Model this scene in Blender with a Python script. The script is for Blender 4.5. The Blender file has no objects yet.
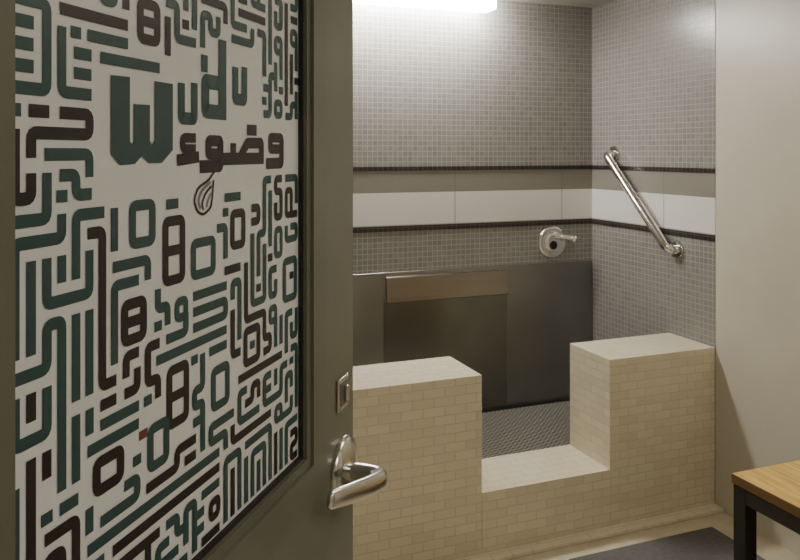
import bpy, bmesh, math, random
from mathutils import Vector, Matrix
from mathutils.geometry import tessellate_polygon
random.seed(47)
F=760.0; HOR=152.0; YAW=math.radians(21.2); H=1.5
S_,C_=math.sin(YAW),math.cos(YAW)
scene=bpy.context.scene
COL=scene.collection

# ------------------------------------------------------------ materials
def mat(name, base=(.5,.5,.5), rough=.5, metal=0., spec=.5, emis=None, estr=0):
    m=bpy.data.materials.new(name); m.use_nodes=True
    b=m.node_tree.nodes['Principled BSDF']
    b.inputs['Base Color'].default_value=(*base,1); b.inputs['Roughness'].default_value=rough
    b.inputs['Metallic'].default_value=metal; b.inputs['Specular IOR Level'].default_value=spec
    if emis: b.inputs['Emission Color'].default_value=(*emis,1); b.inputs['Emission Strength'].default_value=estr
    return m
def noise_mat(name,c1,c2,scale=5,rough=.5,metal=0.,bump=0.,stretch=(1,1,1),detail=4,lo=.35,hi=.65,bdist=.002,coord='Object'):
    m=mat(name,c1,rough,metal); nt=m.node_tree; n=nt.nodes; l=nt.links; b=n['Principled BSDF']
    tc=n.new('ShaderNodeTexCoord'); mp=n.new('ShaderNodeMapping'); mp.inputs['Scale'].default_value=stretch
    l.new(tc.outputs[coord],mp.inputs[0])
    t=n.new('ShaderNodeTexNoise'); t.inputs['Scale'].default_value=scale; t.inputs['Detail'].default_value=detail
    l.new(mp.outputs[0],t.inputs['Vector'])
    r=n.new('ShaderNodeValToRGB'); r.color_ramp.elements[0].position=lo; r.color_ramp.elements[1].position=hi
    r.color_ramp.elements[0].color=(*c1,1); r.color_ramp.elements[1].color=(*c2,1)
    l.new(t.outputs['Fac'],r.inputs[0]); l.new(r.outputs[0],b.inputs['Base Color'])
    if bump:
        bn=n.new('ShaderNodeBump'); bn.inputs['Strength'].default_value=bump; bn.inputs['Distance'].default_value=bdist
        l.new(t.outputs['Fac'],bn.inputs['Height']); l.new(bn.outputs[0],b.inputs['Normal'])
    return m
def tile_mat(name,c1,c2,grout,w,h,mortar,offset=0.,rough=.35,bump=.4,var=.0,ofs=(0,0)):
    m=mat(name,c1,rough); nt=m.node_tree; n=nt.nodes; l=nt.links; b=n['Principled BSDF']
    tc=n.new('ShaderNodeTexCoord'); mp=n.new('ShaderNodeMapping'); mp.inputs['Location'].default_value=(ofs[0],ofs[1],0)
    l.new(tc.outputs['UV'],mp.inputs[0])
    t=n.new('ShaderNodeTexBrick'); t.offset=offset; t.inputs['Scale'].default_value=1
    t.inputs['Brick Width'].default_value=w; t.inputs['Row Height'].default_value=h
    t.inputs['Mortar Size'].default_value=mortar; t.inputs['Mortar Smooth'].default_value=.2
    t.inputs['Color1'].default_value=(*c1,1); t.inputs['Color2'].default_value=(*c2,1); t.inputs['Mortar'].default_value=(*grout,1)
    l.new(mp.outputs[0],t.inputs['Vector'])
    out=t.outputs['Color']
    if var:
        ns=n.new('ShaderNodeTexNoise'); ns.inputs['Scale'].default_value=6; ns.inputs['Detail'].default_value=6
        l.new(tc.outputs['Object'],ns.inputs['Vector'])
        mr=n.new('ShaderNodeMapRange'); mr.inputs['To Min'].default_value=1-var; mr.inputs['To Max'].default_value=1+var
        l.new(ns.outputs['Fac'],mr.inputs['Value'])
        mx=n.new('ShaderNodeVectorMath'); mx.operation='SCALE'
        l.new(out,mx.inputs[0]); l.new(mr.outputs[0],mx.inputs['Scale']); out=mx.outputs[0]
    l.new(out,b.inputs['Base Color'])
    bn=n.new('ShaderNodeBump'); bn.invert=True; bn.inputs['Strength'].default_value=bump; bn.inputs['Distance'].default_value=.0015
    l.new(t.outputs['Fac'],bn.inputs['Height']); l.new(bn.outputs[0],b.inputs['Normal'])
    return m

M_mosaic=tile_mat('mosaic_grey',(.235,.225,.208),(.275,.263,.243),(.385,.37,.345),.0255,.0255,.0021,0,.24,.4)
M_white=tile_mat('white_tile',(.80,.785,.75),(.77,.755,.72),(.45,.42,.37),.613,.6,.003,0,.25,.3,ofs=(-1.60+.613*4,.05))
M_taupe=tile_mat('taupe_tile',(.27,.25,.215),(.25,.23,.195),(.2,.18,.15),.613,.6,.002,0,.35,.3,ofs=(-1.60+.613*4,.05))
M_liner=tile_mat('liner_dark',(.022,.016,.015),(.04,.03,.028),(.09,.075,.07),.0255,.05,.002,0,.3,.4,ofs=(0,.01))
M_cream=tile_mat('cream_brick_tile',(.74,.665,.485),(.82,.745,.56),(.66,.59,.425),.085,.034,.0019,.5,.22,.45,var=.07)
M_creamtop=tile_mat('cream_top_tile_lit',(.80,.725,.555),(.84,.765,.60),(.69,.61,.45),.085,.047,.0019,.5,.25,.35,var=.05)  # cream tile made paler: light falling on the block tops painted into colour
M_paint=noise_mat('wall_paint',(.62,.58,.48),(.66,.62,.515),3,.33,bump=.05)
M_paint2=noise_mat('wall_paint_back',(.6,.57,.51),(.63,.6,.54),3,.6)
M_ceil=noise_mat('ceiling_paint',(.5,.48,.44),(.54,.52,.48),4,.7)
M_floor=noise_mat('floor_terrazzo',(.62,.55,.40),(.71,.64,.48),14,.3,detail=8)
M_steel=noise_mat('brushed_steel',(.27,.268,.255),(.32,.317,.30),2.2,.31,1.,bump=.5,stretch=(1,1,1),detail=2,bdist=.012)
M_steel2=noise_mat('steel_panel_dark_reflection',(.19,.187,.173),(.245,.24,.222),2.6,.29,1.,bump=.5,stretch=(1,1,1),detail=2,bdist=.012)  # darker than the sheet: dark reflection below the lip put into base colour
M_steel3=noise_mat('brushed_steel_lip',(.30,.272,.23),(.33,.30,.255),3,.27,1.,stretch=(.3,.3,5),detail=1)
M_chrome=mat('chrome',(.82,.80,.77),.14,1.)
M_satin=mat('satin_nickel',(.64,.62,.58),.22,1.)
M_black=mat('sensor_black',(.01,.01,.01),.15)
M_door=noise_mat('door_paint_olive',(.135,.133,.095),(.15,.147,.105),8,.36,bump=.06)
M_mould=noise_mat('door_moulding_olive',(.12,.118,.084),(.135,.132,.095),8,.33,bump=.06)
M_gasket=mat('gasket',(.012,.011,.010),.6)
M_film=noise_mat('frosted_film',(.66,.66,.63),(.70,.70,.67),3,.35)
M_teal=mat('print_teal',(.020,.060,.060),.4)
M_dark=mat('print_black',(.012,.009,.010),.4)
M_grey=mat('print_grey',(.16,.18,.18),.4)
M_red=mat('print_brown',(.13,.03,.02),.4)
M_metal=mat('powder_black',(.018,.016,.015),.45)
M_mat=noise_mat('mat_charcoal',(.115,.113,.11),(.145,.142,.138),60,.85,bump=.5)
M_drain=mat('drain_lattice',(.58,.56,.52),.28,.6)
M_drainbed=mat('drain_bed',(.03,.027,.025),.3)
M_frame=mat('door_frame_paint',(.12,.118,.08),.4)
M_emit=mat('tube_diffuser',(.9,.9,.9),.4,emis=(1,.97,.91),estr=72)
M_emit2=mat('panel_diffuser',(.9,.9,.9),.4,emis=(1,.90,.75),estr=9.0)
M_emit3=mat('corridor_diffuser',(.9,.9,.9),.4,emis=(1,.96,.89),estr=15)
M_house=mat('fixture_white',(.7,.68,.62),.5)
def grain_wood():
    m=mat('bench_wood',(.6,.38,.14),.4); nt=m.node_tree; n=nt.nodes; l=nt.links; b=n['Principled BSDF']
    tc=n.new('ShaderNodeTexCoord'); mp=n.new('ShaderNodeMapping'); mp.inputs['Scale'].default_value=(9,1.0,9); l.new(tc.outputs['Object'],mp.inputs[0])
    t=n.new('ShaderNodeTexNoise'); t.inputs['Scale'].default_value=4; t.inputs['Detail'].default_value=8; t.inputs['Distortion'].default_value=.8; l.new(mp.outputs[0],t.inputs['Vector'])
    r=n.new('ShaderNodeValToRGB'); r.color_ramp.elements[0].position=.33; r.color_ramp.elements[1].position=.62
    r.color_ramp.elements[0].color=(.58,.34,.07,1); r.color_ramp.elements[1].color=(.90,.62,.20,1); l.new(t.outputs['Fac'],r.inputs[0])
    sx=n.new('ShaderNodeSeparateXYZ'); l.new(tc.outputs['Object'],sx.inputs[0])
    md=n.new('ShaderNodeMath'); md.operation='PINGPONG'; md.inputs[1].default_value=.075; l.new(sx.outputs[0],md.inputs[0])
    gt=n.new('ShaderNodeMath'); gt.operation='GREATER_THAN'; gt.inputs[1].default_value=.0738; l.new(md.outputs[0],gt.inputs[0])
    mx=n.new('ShaderNodeMixRGB'); mx.inputs[2].default_value=(.16,.09,.03,1); l.new(gt.outputs[0],mx.inputs[0]); l.new(r.outputs[0],mx.inputs[1]); l.new(mx.outputs[0],b.inputs['Base Color'])
    return m
M_wood=grain_wood()

# ------------------------------------------------------------ mesh builder
class MB:
    def __init__(s): s.v=[]; s.f=[]; s.mi=[]; s.mats=[]; s.sm=[]
    def m(s,mt):
        if mt not in s.mats: s.mats.append(mt)
        return s.mats.index(mt)
    def add(s,vs,fs,mt,smooth=False):
        o=len(s.v); s.v+= [tuple(a) for a in vs]
        for f in fs: s.f.append([o+i for i in f]); s.mi.append(s.m(mt)); s.sm.append(smooth)
    def box(s,x0,x1,y0,y1,z0,z1,mt,top=None):
        vs=[(x,y,z) for z in (z0,z1) for y in (y0,y1) for x in (x0,x1)]
        i=s.m(mt); o=len(s.v); s.v+=vs
        for f in [(0,2,3,1),(0,1,5,4),(1,3,7,5),(3,2,6,7),(2,0,4,6)]: s.f.append([o+k for k in f]); s.mi.append(i); s.sm.append(False)
        s.f.append([o+k for k in (4,5,7,6)]); s.mi.append(s.m(top or mt)); s.sm.append(False)
    def rbox(s,x0,x1,y0,y1,z0,z1,mt,b=.005,seg=2):
        bm=bmesh.new(); bmesh.ops.create_cube(bm,size=1)
        for v in bm.verts: v.co=Vector(((x0+x1)/2+v.co.x*(x1-x0),(y0+y1)/2+v.co.y*(y1-y0),(z0+z1)/2+v.co.z*(z1-z0)))
        bmesh.ops.bevel(bm,geom=bm.edges[:],offset=b,segments=seg,profile=.5,affect='EDGES')
        bm.verts.ensure_lookup_table()
        s.add([v.co[:] for v in bm.verts],[[v.index for v in f.verts] for f in bm.faces],mt,False); bm.free()
    def lathe(s,prof,origin,axis,mt,n=32,smooth=True):
        a=Vector(axis).normalized(); t=Vector((0,0,1)) if abs(a.z)<.9 else Vector((1,0,0))
        e1=a.cross(t).normalized(); e2=a.cross(e1); o=Vector(origin)
        vs=[];fs=[]
        for r,h in prof:
            for i in range(n):
                th=2*math.pi*i/n; vs.append(o+a*h+(e1*math.cos(th)+e2*math.sin(th))*r)
        for k in range(len(prof)-1):
            for i in range(n):
                j=(i+1)%n; fs.append((k*n+i,k*n+j,(k+1)*n+j,(k+1)*n+i))
        fs.append(tuple(range(n))[::-1]); fs.append(tuple((len(prof)-1)*n+i for i in range(n)))
        s.add(vs,fs,mt,smooth)
    def sweep(s,pts,rad,mt,n=16,up=(0,0,1),sq=1.0):
        pts=[Vector(p) for p in pts]; vs=[];fs=[]; N=len(pts)
        for k,p in enumerate(pts):
            t=(pts[min(k+1,N-1)]-pts[max(k-1,0)]).normalized(); u=Vector(up); sd=t.cross(u).normalized(); uu=sd.cross(t)
            a,b=rad[k] if isinstance(rad,list) else (rad,rad)
            for i in range(n):
                th=2*math.pi*i/n; c,s_=math.cos(th),math.sin(th)
                c=math.copysign(abs(c)**sq,c); s_=math.copysign(abs(s_)**sq,s_)
                vs.append(p+sd*c*a+uu*s_*b)
        for k in range(N-1):
            for i in range(n):
                j=(i+1)%n; fs.append((k*n+i,k*n+j,(k+1)*n+j,(k+1)*n+i))
        fs.append(tuple(range(n))[::-1]); fs.append(tuple((N-1)*n+i for i in range(n)))
        s.add(vs,fs,mt,True)
    def obj(s,name,parent=None,label=None,cat=None,kind=None,bevel=0,loc=None):
        me=bpy.data.meshes.new(name)
        vs=s.v
        if loc: vs=[(a-loc[0],b-loc[1],c-loc[2]) for a,b,c in vs]
        me.from_pydata(vs,[],s.f)
        for mt in s.mats: me.materials.append(mt)
        for p,i,sm in zip(me.polygons,s.mi,s.sm): p.material_index=i; p.use_smooth=sm
        uv=me.uv_layers.new(name='UVMap')
        for p in me.polygons:
            n=p.normal; ax=max(range(3),key=lambda k:abs(n[k]))
            for li in p.loop_indices:
                c=s.v[me.loops[li].vertex_index]
                uv.data[li].uv=((c[1],c[2]) if ax==0 else (c[0],c[2]) if ax==1 else (c[0],c[1]))
        bm=bmesh.new(); bm.from_mesh(me)
        bmesh.ops.recalc_face_normals(bm,faces=bm.faces[:]); bm.to_mesh(me); bm.free()
        o=bpy.data.objects.new(name,me); COL.objects.link(o)
        if loc: o.location=loc
        if parent: o.parent=parent
        if any(s.sm):
            md=o.modifiers.new('es','EDGE_SPLIT'); md.split_angle=math.radians(40)
        if bevel:
            md=o.modifiers.new('b','BEVEL'); md.width=bevel; md.segments=3; md.limit_method='ANGLE'
        tag(o,label,cat,kind); return o
def tag(o,label=None,cat=None,kind=None,group=None):
    if label: o['label']=label
    if cat: o['category']=cat
    if kind: o['kind']=kind
    if group: o['group']=group
def empty(name,loc,label,cat):
    o=bpy.data.objects.new(name,None); o.location=loc; o.empty_display_size=.1; COL.objects.link(o); tag(o,label,cat); return o

# ------------------------------------------------------------ room shell
XR=2.40; YF=2.51; YB=3.379; ZC=2.262; XL=-.95; YD=.54; YC=-1.7
Y2=2.79; TOP=.676; SILL=.239; INF=.205
XA=1.299; XB=1.867

m=MB(); m.box(XL-.1,XR+.1,YC-.1,YB+.15,-.1,0,M_floor); m.obj('floor',label='cream speckled floor',kind='structure')
m=MB(); m.box(XL-.1,XR+.1,YC-.1,YB+.15,ZC,ZC+.1,M_ceil); m.obj('ceiling',label='off-white painted ceiling',kind='structure')
strips=[(0,1.122,M_mosaic),(1.122,1.148,M_liner),(1.148,1.306,M_white),(1.306,1.410,M_taupe),(1.410,1.430,M_liner),(1.430,ZC,M_mosaic)]
m=MB()
m.box(XL-.1,XR+.1,YB+.01,YB+.15,0,ZC,M_paint)
for a,b,mt in strips:
    e=.003 if mt is M_liner else 0
    m.box(XL,XR,YB-e,YB+.01,a,b,mt)
m.obj('wall_back',label='grey mosaic tiled wall with white band and dark liners',kind='structure')
m=MB()
m.box(XR+.002,XR+.12,YC,YB+.01,0,ZC,M_paint)
for a,b,mt in strips:
    e=.003 if mt is M_liner else 0
    m.box(XR-e,XR+.002,YF,YB,a,b,mt)
m.obj('wall_right',label='wall tiled in grey mosaic then painted beige',kind='structure')
m=MB(); m.box(XL-.1,XL,YC,YB,0,ZC,M_paint2); m.obj('wall_left',label='beige painted wall',kind='structure')
m=MB(); m.box(XL-.1,XR+.1,YC-.1,YC,0,ZC,M_paint2); m.obj('wall_corridor',label='beige painted corridor wall',kind='structure')
HX,HY=-.138,.542
m=MB()
m.box(XL,HX-.05,YD-.12,YD,0,ZC,M_paint2); m.box(HX+.96,XR,YD-.12,YD,0,ZC,M_paint2); m.box(HX-.05,HX+.96,YD-.12,YD,2.17,ZC,M_paint2)
m.obj('wall_front',label='beige wall around the doorway',kind='structure')
m=MB()
m.box(HX-.05,HX-.012,YD-.14,YD+.01,0,2.17,M_frame); m.box(HX+.915,HX+.96,YD-.14,YD+.01,0,2.17,M_frame); m.box(HX-.012,HX+.915,YD-.14,YD+.01,2.125,2.17,M_frame)
m.obj('trim_1',label='olive painted door frame',kind='structure')
m=MB(); m.box(XL,XR,Y2,YB,0,INF,M_drainbed); m.obj('floor_alcove',label='raised wet floor of the washing alcove',kind='structure')
m=MB(); m.box(XL,XR,YF-.05,YF,0,.018,M_creamtop); m.obj('baseboard_front',label='low cream tile kerb strip',kind='structure',bevel=.004)

# ------------------------------------------------------------ tiled blocks
m=MB(); m.box(XL,XA,YF,Y2,0,TOP,M_cream,M_creamtop); m.obj('tiled_seat_block',label='long cream brick-tiled low seat block beside the open door',cat='low wall',bevel=.003)
m=MB(); m.box(XB,XR,YF,Y2,0,TOP,M_cream,M_creamtop); m.obj('tiled_seat_block.001',label='short cream brick-tiled low seat block against the side wall',cat='low wall',bevel=.003)
m=MB(); m.box(XA,XB,YF-.0005,Y2,0,SILL,M_cream,M_creamtop); m.obj('tiled_threshold',label='cream tiled step between the two seat blocks',cat='step')

# drainage mat lattice
m=MB(); x0,x1,y0,y1=.9,XR-.02,Y2+.01,YB-.04; z0=INF; p=.024; w=.0025
def clipline(c,sgn):
    pts=[]
    for x in (x0,x1):
        y=sgn*(x)+c
        if y0<=y<=y1: pts.append((x,y))
    for y in (y0,y1):
        x=(y-c)*sgn
        if x0<x<x1: pts.append((x,y))
    return pts[:2] if len(pts)>=2 else None
for sgn,zt in ((1,.010),(-1,.013)):
    c=-4.0
    while c<7:
        q=clipline(c,sgn); c+=p
        if not q: continue
        (ax,ay),(bx,by)=q; d=Vector((bx-ax,by-ay,0))
        if d.length<.03: continue
        n=Vector((-d.y,d.x,0)).normalized()*w
        A=Vector((ax,ay,0));B=Vector((bx,by,0))
        vs=[A+n,A-n,B-n,B+n]; vs=[v+Vector((0,0,z0)) for v in vs]+[v+Vector((0,0,z0+zt)) for v in vs]
        m.add(vs,[(4,5,6,7),(0,1,5,4),(1,2,6,5),(2,3,7,6),(3,0,4,7)],M_drain)
m.obj('drainage_mat',label='grey open-lattice drainage mat on the alcove floor',cat='mat')

# ------------------------------------------------------------ steel splashback
PZ=.93
m=MB(); m.rbox(XL+.01,XR-.004,YB-.008,YB-.0005,INF+.001,PZ,M_steel,b=.001,seg=1)
sb=m.obj('steel_splashback',label='dark brushed stainless steel sheet on the mosaic wall',cat='splashback')
m=MB(); m.rbox(1.225,1.885,YB-.0115,YB-.0082,INF+.03,.79,M_steel2,b=.001,seg=1)
ap=m.obj('access_panel',label='brushed steel panel with an angled bronze-toned top lip',cat='metal panel')
m=MB()
y_=YB+.004
xa,xb=1.235,1.885; prof=[(y_-.0125,.910),(y_-.018,.910),(y_-.023,.904),(y_-.029,.81),(y_-.029,.79),(y_-.025,.786),(y_-.0125,.786)]
n=len(prof); vs=[(xa,y,z) for y,z in prof]+[(xb,y,z) for y,z in prof]
m.add(vs,[(i,(i+1)%n,(i+1)%n+n,i+n) for i in range(n)]+[tuple(range(n)),tuple(range(2*n-1,n-1,-1))],M_steel3)
m.obj('angled_lip',parent=ap,label='bronze-toned angled steel lip',bevel=.002)

# ------------------------------------------------------------ sensor faucet
fx,fz=2.152,1.035
fa=empty('sensor_faucet',(fx,YB,fz),'round chrome wall-mounted sensor faucet on the mosaic wall','faucet')
def fp(name,build,label=None):
    m=MB(); build(m); o=m.obj(name,loc=(fx,YB,fz),label=label); o.location=(0,0,0); o.parent=fa; return o
fp('wall_plate',lambda m:m.lathe([(.083,0),(.083,.004),(.080,.009),(.072,.012),(.060,.009),(.056,.010),(.054,.018),(.048,.021),(.030,.023)],(fx,YB-.0,fz),(0,-1,0),M_chrome,48))
fp('sensor_window',lambda m:m.lathe([(.022,0),(.022,.003),(.019,.004)],(fx-.004,YB-.0215,fz-.014),(0,-1,0),M_black,24))
def catm(P,n=6):
    pts=[]; P=[Vector(p) for p in P]
    for i in range(len(P)-1):
        a,b=P[i],P[i+1]; p0=P[max(i-1,0)]; p3=P[min(i+2,len(P)-1)]
        for k in range(n):
            t=k/n; pts.append(.5*((2*a)+(b-p0)*t+(2*p0-5*a+4*b-p3)*t*t+(3*a-p0-3*b+p3)*t**3))
    pts.append(P[-1]); return pts
def spout(m):
    P=[(fx+.008,YB-.016,fz+.030),(fx+.035,YB-.034,fz+.031),(fx+.065,YB-.046,fz+.026),(fx+.092,YB-.054,fz+.018)]
    pts=catm(P); m.sweep(pts,.015,M_chrome,16,up=(.1,.9,.3))
    m.lathe([(.016,-.01),(.020,-.004),(.020,.012),(.016,.017)],P[-1],(.8,-.45,-.35),M_chrome,24)
fp('spout',spout)

# ------------------------------------------------------------ grab bar
ya,za,yb,zb=3.19,1.49,2.735,1.062
g=empty('grab_bar',(XR,(ya+yb)/2,(za+zb)/2),'diagonal stainless steel grab bar on the mosaic side wall','grab bar')
dirv=Vector((0,yb-ya,zb-za)).normalized(); A=Vector((XR,ya,za)); B=Vector((XR,yb,zb)); r=.0200; off=.055
pts=[A,A+Vector((-.02,0,0))]
def arc(c,u,v,R,n=8): return [c+u*R*math.cos(t*math.pi/2/n)+v*R*math.sin(t*math.pi/2/n) for t in range(n+1)]
R=.033; X=Vector((1,0,0))
pts+=arc(A-X*(off-R)+dirv*R,-dirv,-X,R)
pts+=arc(B-X*(off-R)-dirv*R,-X,dirv,R)
pts+=[B+Vector((-.0,0,0))]
upv=X.cross(dirv)
m=MB(); m.sweep(pts,r,M_chrome,18,up=upv)
loc=tuple(g.location)
o=m.obj('bar',loc=loc); o.location=(0,0,0); o.parent=g
for P in (A,B):
    m=MB(); m.lathe([(.041,0),(.041,.004),(.037,.010),(.024,.013)],P,(-1,0,0),M_satin,32)
    o=m.obj('flange',loc=loc); o.location=(0,0,0); o.parent=g

# ------------------------------------------------------------ lights (real fixtures)
def fixture(name,x0,x1,y0,y1,label,em,th=.07):
    e=empty(name,((x0+x1)/2,(y0+y1)/2,ZC),label,'ceiling light'); L=tuple(e.location)
    m=MB(); m.rbox(x0-.015,x1+.015,y0-.012,y1+.012,ZC-.025,ZC-.0005,M_house,b=.005); o=m.obj('housing',loc=L); o.location=(0,0,0); o.parent=e
    m=MB(); m.rbox(x0,x1,y0,y1,ZC-th,ZC-.026,em,b=.015,seg=4); o=m.obj('diffuser',loc=L,label='glowing white diffuser'); o.location=(0,0,0); o.parent=e
    return e
fixture('ceiling_light',.85,1.755,3.23,3.345,'glowing tube ceiling light above the washing alcove',M_emit,.078)
fixture('ceiling_light.001',1.25,1.75,1.0,1.5,'square glowing ceiling light in the middle of the room',M_emit2,.06)
fixture('ceiling_light.002',.6,1.2,-.9,-.3,'square glowing ceiling light in the corridor',M_emit3,.06)

# ------------------------------------------------------------ bench
bx0,bx1,by0,by1=1.909,2.36,.75,1.926; BZ=.45
bn=empty('bench',((bx0+bx1)/2,(by0+by1)/2,0),'wooden-topped bench with black metal frame against the painted wall','bench'); L=tuple(bn.location)
def bp(name,a,label=None,mt=M_metal,b=.003):
    m=MB(); m.rbox(*a,mt,b=b); o=m.obj(name,loc=L,label=label); o.location=(0,0,0); o.parent=bn
bp('seat',(bx0,bx1,by0,by1,BZ-.032,BZ),'warm oak plank seat',M_wood)
t=.05
for lx in (bx0+.004,bx1-.004-t):
    for ly in (by0+.004,by1-.004-t):
        bp('leg',(lx,lx+t,ly,ly+t,0,BZ-.0325))
for lx in (bx0+.004,bx1-.004-t): bp('rail',(lx,lx+t,by0+.0545,by1-.0545,BZ-.0825,BZ-.0325))
for ly in (by0+.004,by1-.004-t): bp('rail',(bx0+.0545,bx1-.0545,ly,ly+t,BZ-.0825,BZ-.0325))

m=MB(); m.rbox(1.58,2.25,1.20,2.37,0.0005,.012,M_mat,b=.004); m.obj('floor_mat',label='charcoal grey rectangular mat on the cream floor',cat='mat')

# ------------------------------------------------------------ door
door=bpy.data.objects.new('door_1',None); COL.objects.link(door)
tag(door,'olive door with a frosted patterned glass panel, standing open',None,'structure')
ANG=math.atan2(.8,.6); door.location=(HX,HY,0); door.rotation_euler=(0,0,ANG)
D=Vector((.6,.8,0)); IN=Vector((-.8,.6,0)); O=Vector((HX,HY,0))
GU0,GU1,GZ0,GZ1=.12,.684,1.05,1.95; W=.899; TH=.045
def dp(m,name,label=None,par=None,bevel=0):
    o=m.obj(name,label=label,parent=par or door,bevel=bevel); return o
m=MB()
e=.0
m.box(0,GU0,e,TH,.008,2.11,M_door); m.box(GU1,W,e,TH,.008,2.11,M_door)
m.box(GU0,GU1,e,TH,.008,GZ0,M_door); m.box(GU0,GU1,e,TH,GZ1,2.11,M_door)
dp(m,'door_leaf','olive painted door leaf')
m=MB()
for s,yb_ in ((-1,0),(1,TH)):
    for (w0,w1,h) in ((.0,.014,.004),(.014,.066,.009),(.066,.078,.005)):
        ya_,yz=sorted((yb_,yb_+s*h))
        a0,a1,c0,c1=GU0-w1,GU1+w1,GZ0-w1,GZ1+w1
        i0,i1,j0,j1=GU0-w0,GU1+w0,GZ0-w0,GZ1+w0
        m.box(a0,i0,ya_,yz,c0,c1,M_mould); m.box(i1,a1,ya_,yz,c0,c1,M_mould)
        m.box(i0,i1,ya_,yz,c0,j0,M_mould); m.box(i0,i1,ya_,yz,j1,c1,M_mould)
dp(m,'glazing_frame','olive moulding around the glass')
m=MB()
gw=.005
for a in ((GU0,GU0+gw,GZ0,GZ1),(GU1-gw,GU1,GZ0,GZ1),(GU0+gw,GU1-gw,GZ0,GZ0+gw),(GU0+gw,GU1-gw,GZ1-gw,GZ1)):
    m.box(a[0],a[1],.002,.012,a[2],a[3],M_gasket)
dp(m,'gasket','thin black glazing gasket')
GY=.008
m=MB(); m.box(GU0+.001,GU1-.001,GY,GY+.008,GZ0+.001,GZ1-.001,M_film)
glass=dp(m,'glass_panel','frosted glass printed with kufic maze lettering')

def px2door(px,py):
    r=(px-400)/F; u=(HOR-py)/F
    d=Vector((S_+C_*r, C_-S_*r, u)); o=Vector((0,0,H))
    P0=O+IN*GY; t=((P0-o).dot(IN))/d.dot(IN); P=o+d*t
    return ((P-O).dot(D),P.z)
def door2px(u,z):
    P=O+IN*GY+D*u; f=P.x*S_+P.y*C_; r=P.x*C_-P.y*S_
    return (400+F*r/f, HOR-F*(z-H)/f)
SW=.0108
strokes=[]
polys=[]
def snap(pts):
    out=[pts[0]]
    for q in pts[1:]:
        p=out[-1]; du,dz=abs(q[0]-p[0]),abs(q[1]-p[1])
        if dz<.6*du: q=(q[0],p[1])
        elif du<.6*dz: q=(p[0],q[1])
        out.append(q)
    return out
def S(col,pxs,w=SW,closed=False,sn=True):
    pts=[px2door(*p) for p in pxs]
    if sn: pts=snap(pts)
    if closed:
        if sn and len(pts)==4:
            us=[p[0] for p in pts]; zs=[p[1] for p in pts]
            a,b,c,d=min(us),max(us),min(zs),max(zs); pts=[(a,c),(b,c),(b,d),(a,d)]
    strokes.append((pts,col,w,closed))
T,K,G_,R_=M_teal,M_dark,M_grey,M_red
# title lettering
polys.append(([(110,75),(129,77),(129,141),(132,145),(133,141),(133,104),(149,105),(149,141),(151,145),(154,140),(154,81),(172,84),(172,150),(161,163),(148,163),(141,156),(134,164),(119,165),(110,154)],T))
S(T,[(181,86),(181,118),(194,118),(194,86)],.0135)
S(T,[(222,44),(222,116)],.019)
S(T,[(222,84),(205,84),(205,111),(222,111)],.017); S(T,[(204,58),(204,69)],.014)
S(T,[(235,70),(235,99),(244,99),(244,70)],.0145)
# arabic wudu, compact angular line
S(K,[(194,138),(182,138),(182,149),(194,149)],.0105); S(K,[(178,160),(197,157)],.0125,sn=False)
S(K,[(220,141),(208,141),(208,154),(220,154)],.0130,closed=True); S(K,[(220,145),(220,166),(201,166)],.0145)
S(K,[(222,159),(262,159)],.0150); S(K,[(261,159),(261,143),(247,143),(241,155)],.0140,sn=False); S(K,[(233,146),(233,159)],.014); S(K,[(248,130),(255,130)],.014)
S(K,[(281,138),(270,138),(270,149),(281,149)],.0130,closed=True); S(K,[(281,142),(281,163),(267,163)],.0150)
# tilted curved drop with swoosh stripes
def curl(pp,col,sw):
    P=catm([(a,b,0) for a,b in pp],4)
    P=[P[round(i*(len(P)-1)/24)] for i in range(25)]
    strokes.append(([px2door(p[0],p[1]) for p in P],col,sw,False))
curl([(214,171),(208,180),(198,188),(194,200),(197,211),(203,214),(210,207),(212,194),(213,180)],K,.0032)
curl([(210,182),(202,190),(198,200),(200,209)],G_,.0040)
curl([(211,186),(205,194),(202,203),(203,210)],K,.0034)
curl([(211,193),(208,199),(206,207)],G_,.0034)
# closed kufic boxes
def B(c,x0,x1,y0,y1,mid=False):
    u0,zt=px2door(x0,y0); u1,_=px2door(x1,y0); _,zb_=px2door(x0,y1)
    strokes.append(([(u0,zb_),(u1,zb_),(u1,zt),(u0,zt)],c,SW,True))
    if mid: strokes.append(([(u0,(zt+zb_)/2),(u1,(zt+zb_)/2)],c,SW,False))
B(K,140,157,2,38,True); B(T,132,152,206,244); B(K,165,182,222,282,True); B(K,124,143,306,342,True)
B(T,193,213,244,276); B(K,169,186,372,426,True); B(T,150,166,430,468); B(K,232,243,214,246); B(T,213,227,372,408)
B(K,245,258,332,364); B(T,284,295,262,300); B(K,96,120,464,492)
def dot(c,x,y,h=.0045): 
    u,z=px2door(x,y); strokes.append(([(u-h,z),(u+h,z)],c,2*h,False))
for c,x,y in [(R_,143,434)]: dot(c,x,y)
nh=len(strokes)

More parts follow.
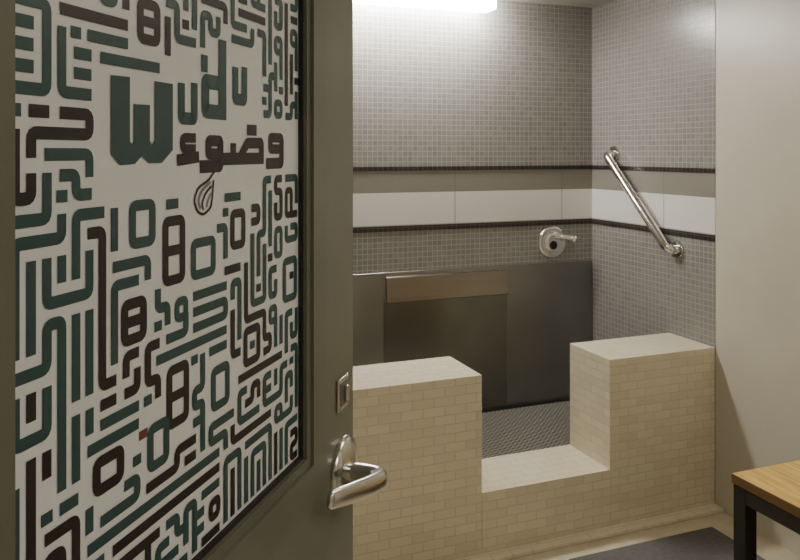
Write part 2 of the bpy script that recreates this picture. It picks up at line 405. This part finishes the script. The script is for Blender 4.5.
P=.0174; U0=GU0+.0115; Z0=GZ0+.013
nu=int((GU1-GU0-.02)/P)+1; nz=int((GZ1-GZ0-.02)/P)+1
node=lambda i,j:(U0+i*P,Z0+j*P)
def segdist(p,a,b):
    p,a,b=Vector(p),Vector(a),Vector(b); d=b-a; L2=d.length_squared
    t=0 if L2==0 else max(0,min(1,(p-a).dot(d)/L2)); return (p-(a+d*t)).length
def clear(a,lim):
    for pts,c,w,cl in strokes[:nh]:
        q=pts+[pts[0]] if cl else pts
        if any(segdist(a,q[k],q[k+1])<lim for k in range(len(q)-1)): return False
    return True
taken=set()
for i in range(nu):
    for j in range(nz):
        n=node(i,j); x,y=door2px(*n)
        if (100<x<264 and 68<y<196) or (172<x<264 and 46<y<196) or (180<x<221 and 160<y<222) or (x>=264 and 124<y<172) or y>720 or not clear(n,P*.80): taken.add((i,j))
def linkok(a,b):
    A,B2=node(*a),node(*b); mid=((A[0]+B2[0])/2,(A[1]+B2[1])/2); return clear(mid,P*.78)
free=lambda c:0<=c[0]<nu and 0<=c[1]<nz and c not in taken
def emit(path,col):
    if len(path)==1:
        u,z=node(*path[0]); strokes.append(([(u-.004,z),(u+.004,z)],col,SW*.95,False)); return
    pts=[node(*c) for c in path]; q=[pts[0]]
    for k in range(1,len(pts)-1):
        a,b,c=pts[k-1],pts[k],pts[k+1]
        if abs((b[0]-a[0])*(c[1]-b[1])-(b[1]-a[1])*(c[0]-b[0]))>1e-9: q.append(b)
    q.append(pts[-1]); strokes.append((q,col,SW*.98,False))
for col,p in [
 (T,[(14,6),(49,8),(49,80),(14,76)]),(T,[(14,42),(34,42)]),
 (K,[(60,2),(128,12)]),(T,[(66,24),(66,84),(97,86)]),(T,[(66,54),(84,55)]),(T,[(84,26),(84,42),(120,46)]),
 (T,[(168,2),(181,6),(181,46),(194,48)]),(T,[(196,4),(196,28)]),(K,[(206,4),(222,8),(222,28)]),
 (T,[(232,2),(232,30),(248,34)]),(K,[(240,8),(262,14)]),(T,[(272,0),(272,60)]),(K,[(285,0),(285,110)]),
 (K,[(34,100),(46,101)]),(K,[(62,104),(85,106),(85,140),(33,135),(33,157)]),
 (T,[(13,186),(22,186)]),(T,[(14,214),(39,213),(39,176)]),(T,[(52,182),(82,182),(82,204),(112,206),(114,252)]),
 (T,[(20,362),(20,247),(56,247),(56,214),(68,213)]),
 (T,[(41,262),(41,298),(88,298),(88,258)]),(T,[(64,262),(64,297)]),
 (K,[(90,230),(103,230),(103,384),(118,380)]),
 (T,[(64,490),(64,314),(43,314),(43,366),(14,372)]),(T,[(82,314),(82,400)]),
 (T,[(13,392),(40,394),(40,434),(20,440),(20,404)]),
 (T,[(64,490),(64,500),(150,462),(150,420)]),
 (K,[(38,560),(38,458)]),(T,[(22,560),(22,480)]),(K,[(52,545),(80,520),(80,580)]),
 (T,[(118,268),(150,262),(150,334),(160,332)]),
 (K,[(120,392),(142,386),(142,372)]),(T,[(100,420),(142,404)]),(T,[(84,440),(84,415)]),
 (T,[(160,352),(228,322)]),(T,[(92,540),(215,470)]),(K,[(110,556),(215,492)]),
 (K,[(215,280),(240,276),(240,262)]),(T,[(196,300),(226,292),(226,270)]),
 (K,[(232,310),(232,350),(240,346)]),(T,[(226,200),(240,200),(240,250)]),
 (T,[(250,230),(250,300),(262,298),(262,240)]),(T,[(272,190),(272,250)]),
 (K,[(240,385),(280,366)]),(K,[(234,420),(234,440),(270,420)]),
 (T,[(222,540),(222,470),(236,462),(236,520)]),(T,[(250,505),(250,450),(262,444),(262,495)]),(K,[(275,485),(275,435)]),(T,[(286,475),(286,425),(296,420)]),
 ]:
    pts=snap([px2door(*q) for q in p]); cells=[]
    nodes=[(round((a-U0)/P),round((b-Z0)/P)) for a,b in pts]
    for (a,b),(c,d) in zip(nodes,nodes[1:]):
        while (a,b)!=(c,d):
            if not cells: cells.append((a,b))
            if a!=c: a+=1 if c>a else -1
            elif b!=d: b+=1 if d>b else -1
            cells.append((a,b))
    run=[]
    for c in cells+[None]:
        if c and free(c) and (not run or linkok(run[-1],c)): run.append(c); taken.add(c)
        else:
            if run: emit(run,col)
            run=[]
            if c and free(c): run=[c]; taken.add(c)
cells=[(i,j) for i in range(nu) for j in range(nz)]; random.shuffle(cells)
for c0 in cells[:]:
    if random.random()>.13: continue
    i,j=c0; hh=random.choice([1,1,2]); ring=[(i,j),(i+1,j)]+[(i+1,j+k) for k in range(1,hh+1)]+[(i,j+k) for k in range(hh,0,-1)]
    if all(free(c) for c in ring) and all(linkok(ring[k],ring[(k+1)%len(ring)]) for k in range(len(ring))):
        for c in ring: taken.add(c)
        col=K if random.random()<.45 else T
        strokes.append(([node(i,j),node(i+1,j),node(i+1,j+hh),node(i,j+hh)],col,SW*.88,True))
        st=(i+1,j); path=[st]
        for o_ in random.choice([[(0,-1),(-1,0),(-1,0)],[(1,0),(1,0),(0,1)],[(0,-1),(0,-1)]]):
            nx=(path[-1][0]+o_[0],path[-1][1]+o_[1])
            if free(nx) and linkok(path[-1],nx): path.append(nx); taken.add(nx)
            else: break
        if len(path)>1: emit(path,col)
def walk(start,dr,maxn):
    path=[]; cur=start; run=0; lim=random.randint(1,4)
    while len(path)<maxn:
        opts=[dr] if run<lim else []
        side=[(dr[1],dr[0]),(-dr[1],-dr[0])]; random.shuffle(side); opts+=side
        if run>=lim: opts.append(dr)
        for o_ in opts:
            nx=(cur[0]+o_[0],cur[1]+o_[1])
            if free(nx) and linkok(cur,nx):
                if o_!=dr: run=0; lim=random.randint(1,4)
                run+=1; dr=o_; path.append(nx); taken.add(nx); cur=nx; break
        else: break
    return path
for c0 in cells:
    if not free(c0): continue
    taken.add(c0)
    if random.random()<.05: continue
    d0=random.choice([(1,0),(0,1)])
    p1=walk(c0,d0,random.randint(2,8)); p2=walk(c0,(-d0[0],-d0[1]),random.randint(2,7))
    path=p2[::-1]+[c0]+p1
    emit(path, K if random.random()<.34 else T)
    col=strokes[-1][1]
    for c in path[1:-1]:
        if random.random()<.3:
            for o_ in random.sample([(1,0),(-1,0),(0,1),(0,-1)],4):
                nx=(c[0]+o_[0],c[1]+o_[1])
                if free(nx) and linkok(c,nx):
                    taken.add(nx); strokes.append(([node(*c),node(*nx)],col,SW*.98,False)); break

def rounded(pts,closed,R=.0065):
    n=len(pts)
    if n<3 or n==25: return pts
    out=[]; rng=range(n) if closed else range(1,n-1)
    if not closed: out.append(pts[0])
    for k in rng:
        a,b,c=Vector(pts[(k-1)%n]),Vector(pts[k]),Vector(pts[(k+1)%n])
        r=min(R,(a-b).length*.49,(c-b).length*.49)
        if r<1e-5: continue
        p=b+(a-b).normalized()*r; q=b+(c-b).normalized()*r
        for t in range(5):
            s=t/4; out.append(tuple(p*(1-s)**2+b*2*s*(1-s)+q*s*s))
    if not closed: out.append(pts[-1])
    return out
m=MB(); YP=GY-.0006; layer=0
for pts,col,w,cl in strokes:
    pts=rounded(pts,cl,.0035 if w>.0112 else .0062); 
    cp=[]
    for p in pts:
        if not cp or (Vector(p)-Vector(cp[-1])).length>1e-5: cp.append(p)
    pts=cp; n=len(pts)
    if n<2: continue
    layer+=1; yy=YP-(layer%9)*.00004
    if not cl and w>.006:
        e0=(Vector(pts[0])-Vector(pts[1])).normalized()*w*.25; e1=(Vector(pts[-1])-Vector(pts[-2])).normalized()*w*.25
        pts[0]=tuple(Vector(pts[0])+e0); pts[-1]=tuple(Vector(pts[-1])+e1)
    vs=[]
    for k in range(n):
        a=Vector(pts[(k-1)%n]) if (cl or k>0) else None; b=Vector(pts[k]); c=Vector(pts[(k+1)%n]) if (cl or k<n-1) else None
        d1=(b-a).normalized() if a is not None else (c-b).normalized(); d2=(c-b).normalized() if c is not None else d1
        n1=Vector((-d1.y,d1.x)); n2=Vector((-d2.y,d2.x)); nn=(n1+n2)
        nn=n1 if nn.length<.2 else nn.normalized()
        sc=w/2/max(.5,nn.dot(n1))
        for s in (1,-1):
            q=b+nn*sc*s; q.x=min(max(q.x,GU0+.006),GU1-.006); q.y=min(max(q.y,GZ0+.006),GZ1-.006)
            vs.append((q.x,yy,q.y))
    fs=[(2*k,2*k+1,2*((k+1)%n)+1,2*((k+1)%n)) for k in range(n if cl else n-1)]
    m.add(vs,fs,col)
for pl_,col in polys:
    P2=[px2door(*p) for p in pl_]; tri=tessellate_polygon([[Vector((a,b,0)) for a,b in P2]])
    m.add([(a,YP-.0005,b) for a,b in P2],[tuple(t) for t in tri],col)
dp(m,'printed_lettering','teal and black kufic lettering film',par=glass)

# lock hardware
hu,hz=.840,.975
lv=MB(); lv.lathe([(.053,0),(.053,.006),(.049,.012),(.036,.017),(.018,.020)],(hu,0,hz),(0,-1,0),M_satin,40)
lever=dp(lv,'lever_handle','satin nickel lever handle')
lv=MB()
ctrl=[(hu,-.016),(hu,-.042),(hu-.002,-.058),(hu-.011,-.070),(hu-.027,-.0745),(hu-.06,-.070),(hu-.10,-.058),(hu-.135,-.045),(hu-.155,-.037)]
zo=[0,0,0,0,.003,.008,.014,.019,.022]
rad=[(.015,.015),(.014,.0145),(.0135,.015),(.0125,.0155),(.0115,.016),(.010,.016),(.009,.0155),(.008,.0145),(.006,.0125)]
pts=[];rr=[]
for i in range(len(ctrl)-1):
    g4=[Vector(ctrl[max(i-1,0)]),Vector(ctrl[i]),Vector(ctrl[i+1]),Vector(ctrl[min(i+2,len(ctrl)-1)])]
    for k in range(4):
        t=k/4; a,b=g4[1],g4[2]; q=.5*((2*a)+(b-g4[0])*t+(2*g4[0]-5*a+4*b-g4[3])*t*t+(3*a-g4[0]-3*b+g4[3])*t**3)
        pts.append((q.x,q.y,hz-.004+zo[i]*(1-t)+zo[i+1]*t)); rr.append(tuple(rad[i][j]*(1-t)+rad[i+1][j]*t for j in (0,1)))
pts.append((*ctrl[-1],hz-.004+zo[-1])); rr.append((.003,.009))
lv.sweep(pts,rr,M_satin,32,sq=.85)
dp(lv,'lever',par=lever)
lv=MB(); lv.rbox(hu-.025,hu+.025,-.005,0,1.10-.027,1.10+.027,M_satin,b=.003); pl=dp(lv,'lock_plate','small satin metal deadbolt plate')
lv=MB(); lv.rbox(hu-.017,hu+.017,-.0062,-.004,1.10-.019,1.10+.019,M_mould,b=.001,seg=1); lv.rbox(hu-.005,hu+.005,-.014,-.006,1.10-.014,1.10+.014,M_satin,b=.003)
dp(lv,'thumb_turn',par=pl)
for z in (.3,1.05,1.85):
    lv=MB(); lv.lathe([(.007,0),(.007,.1)],(-.003,.052,z),(0,0,1),M_satin,12); dp(lv,'hinge')

# ------------------------------------------------------------ world, camera
w=bpy.data.worlds.new('World'); scene.world=w; w.use_nodes=True
w.node_tree.nodes['Background'].inputs[0].default_value=(.9,.88,.82,1); w.node_tree.nodes['Background'].inputs[1].default_value=.05
cam=bpy.data.cameras.new('Camera'); co=bpy.data.objects.new('Camera',cam); COL.objects.link(co)
co.location=(0,0,H); co.rotation_euler=(math.pi/2,0,-YAW); cam.lens=F/800*36; cam.sensor_width=36; cam.shift_y=-(280-HOR)/800; cam.clip_start=.02
scene.camera=co
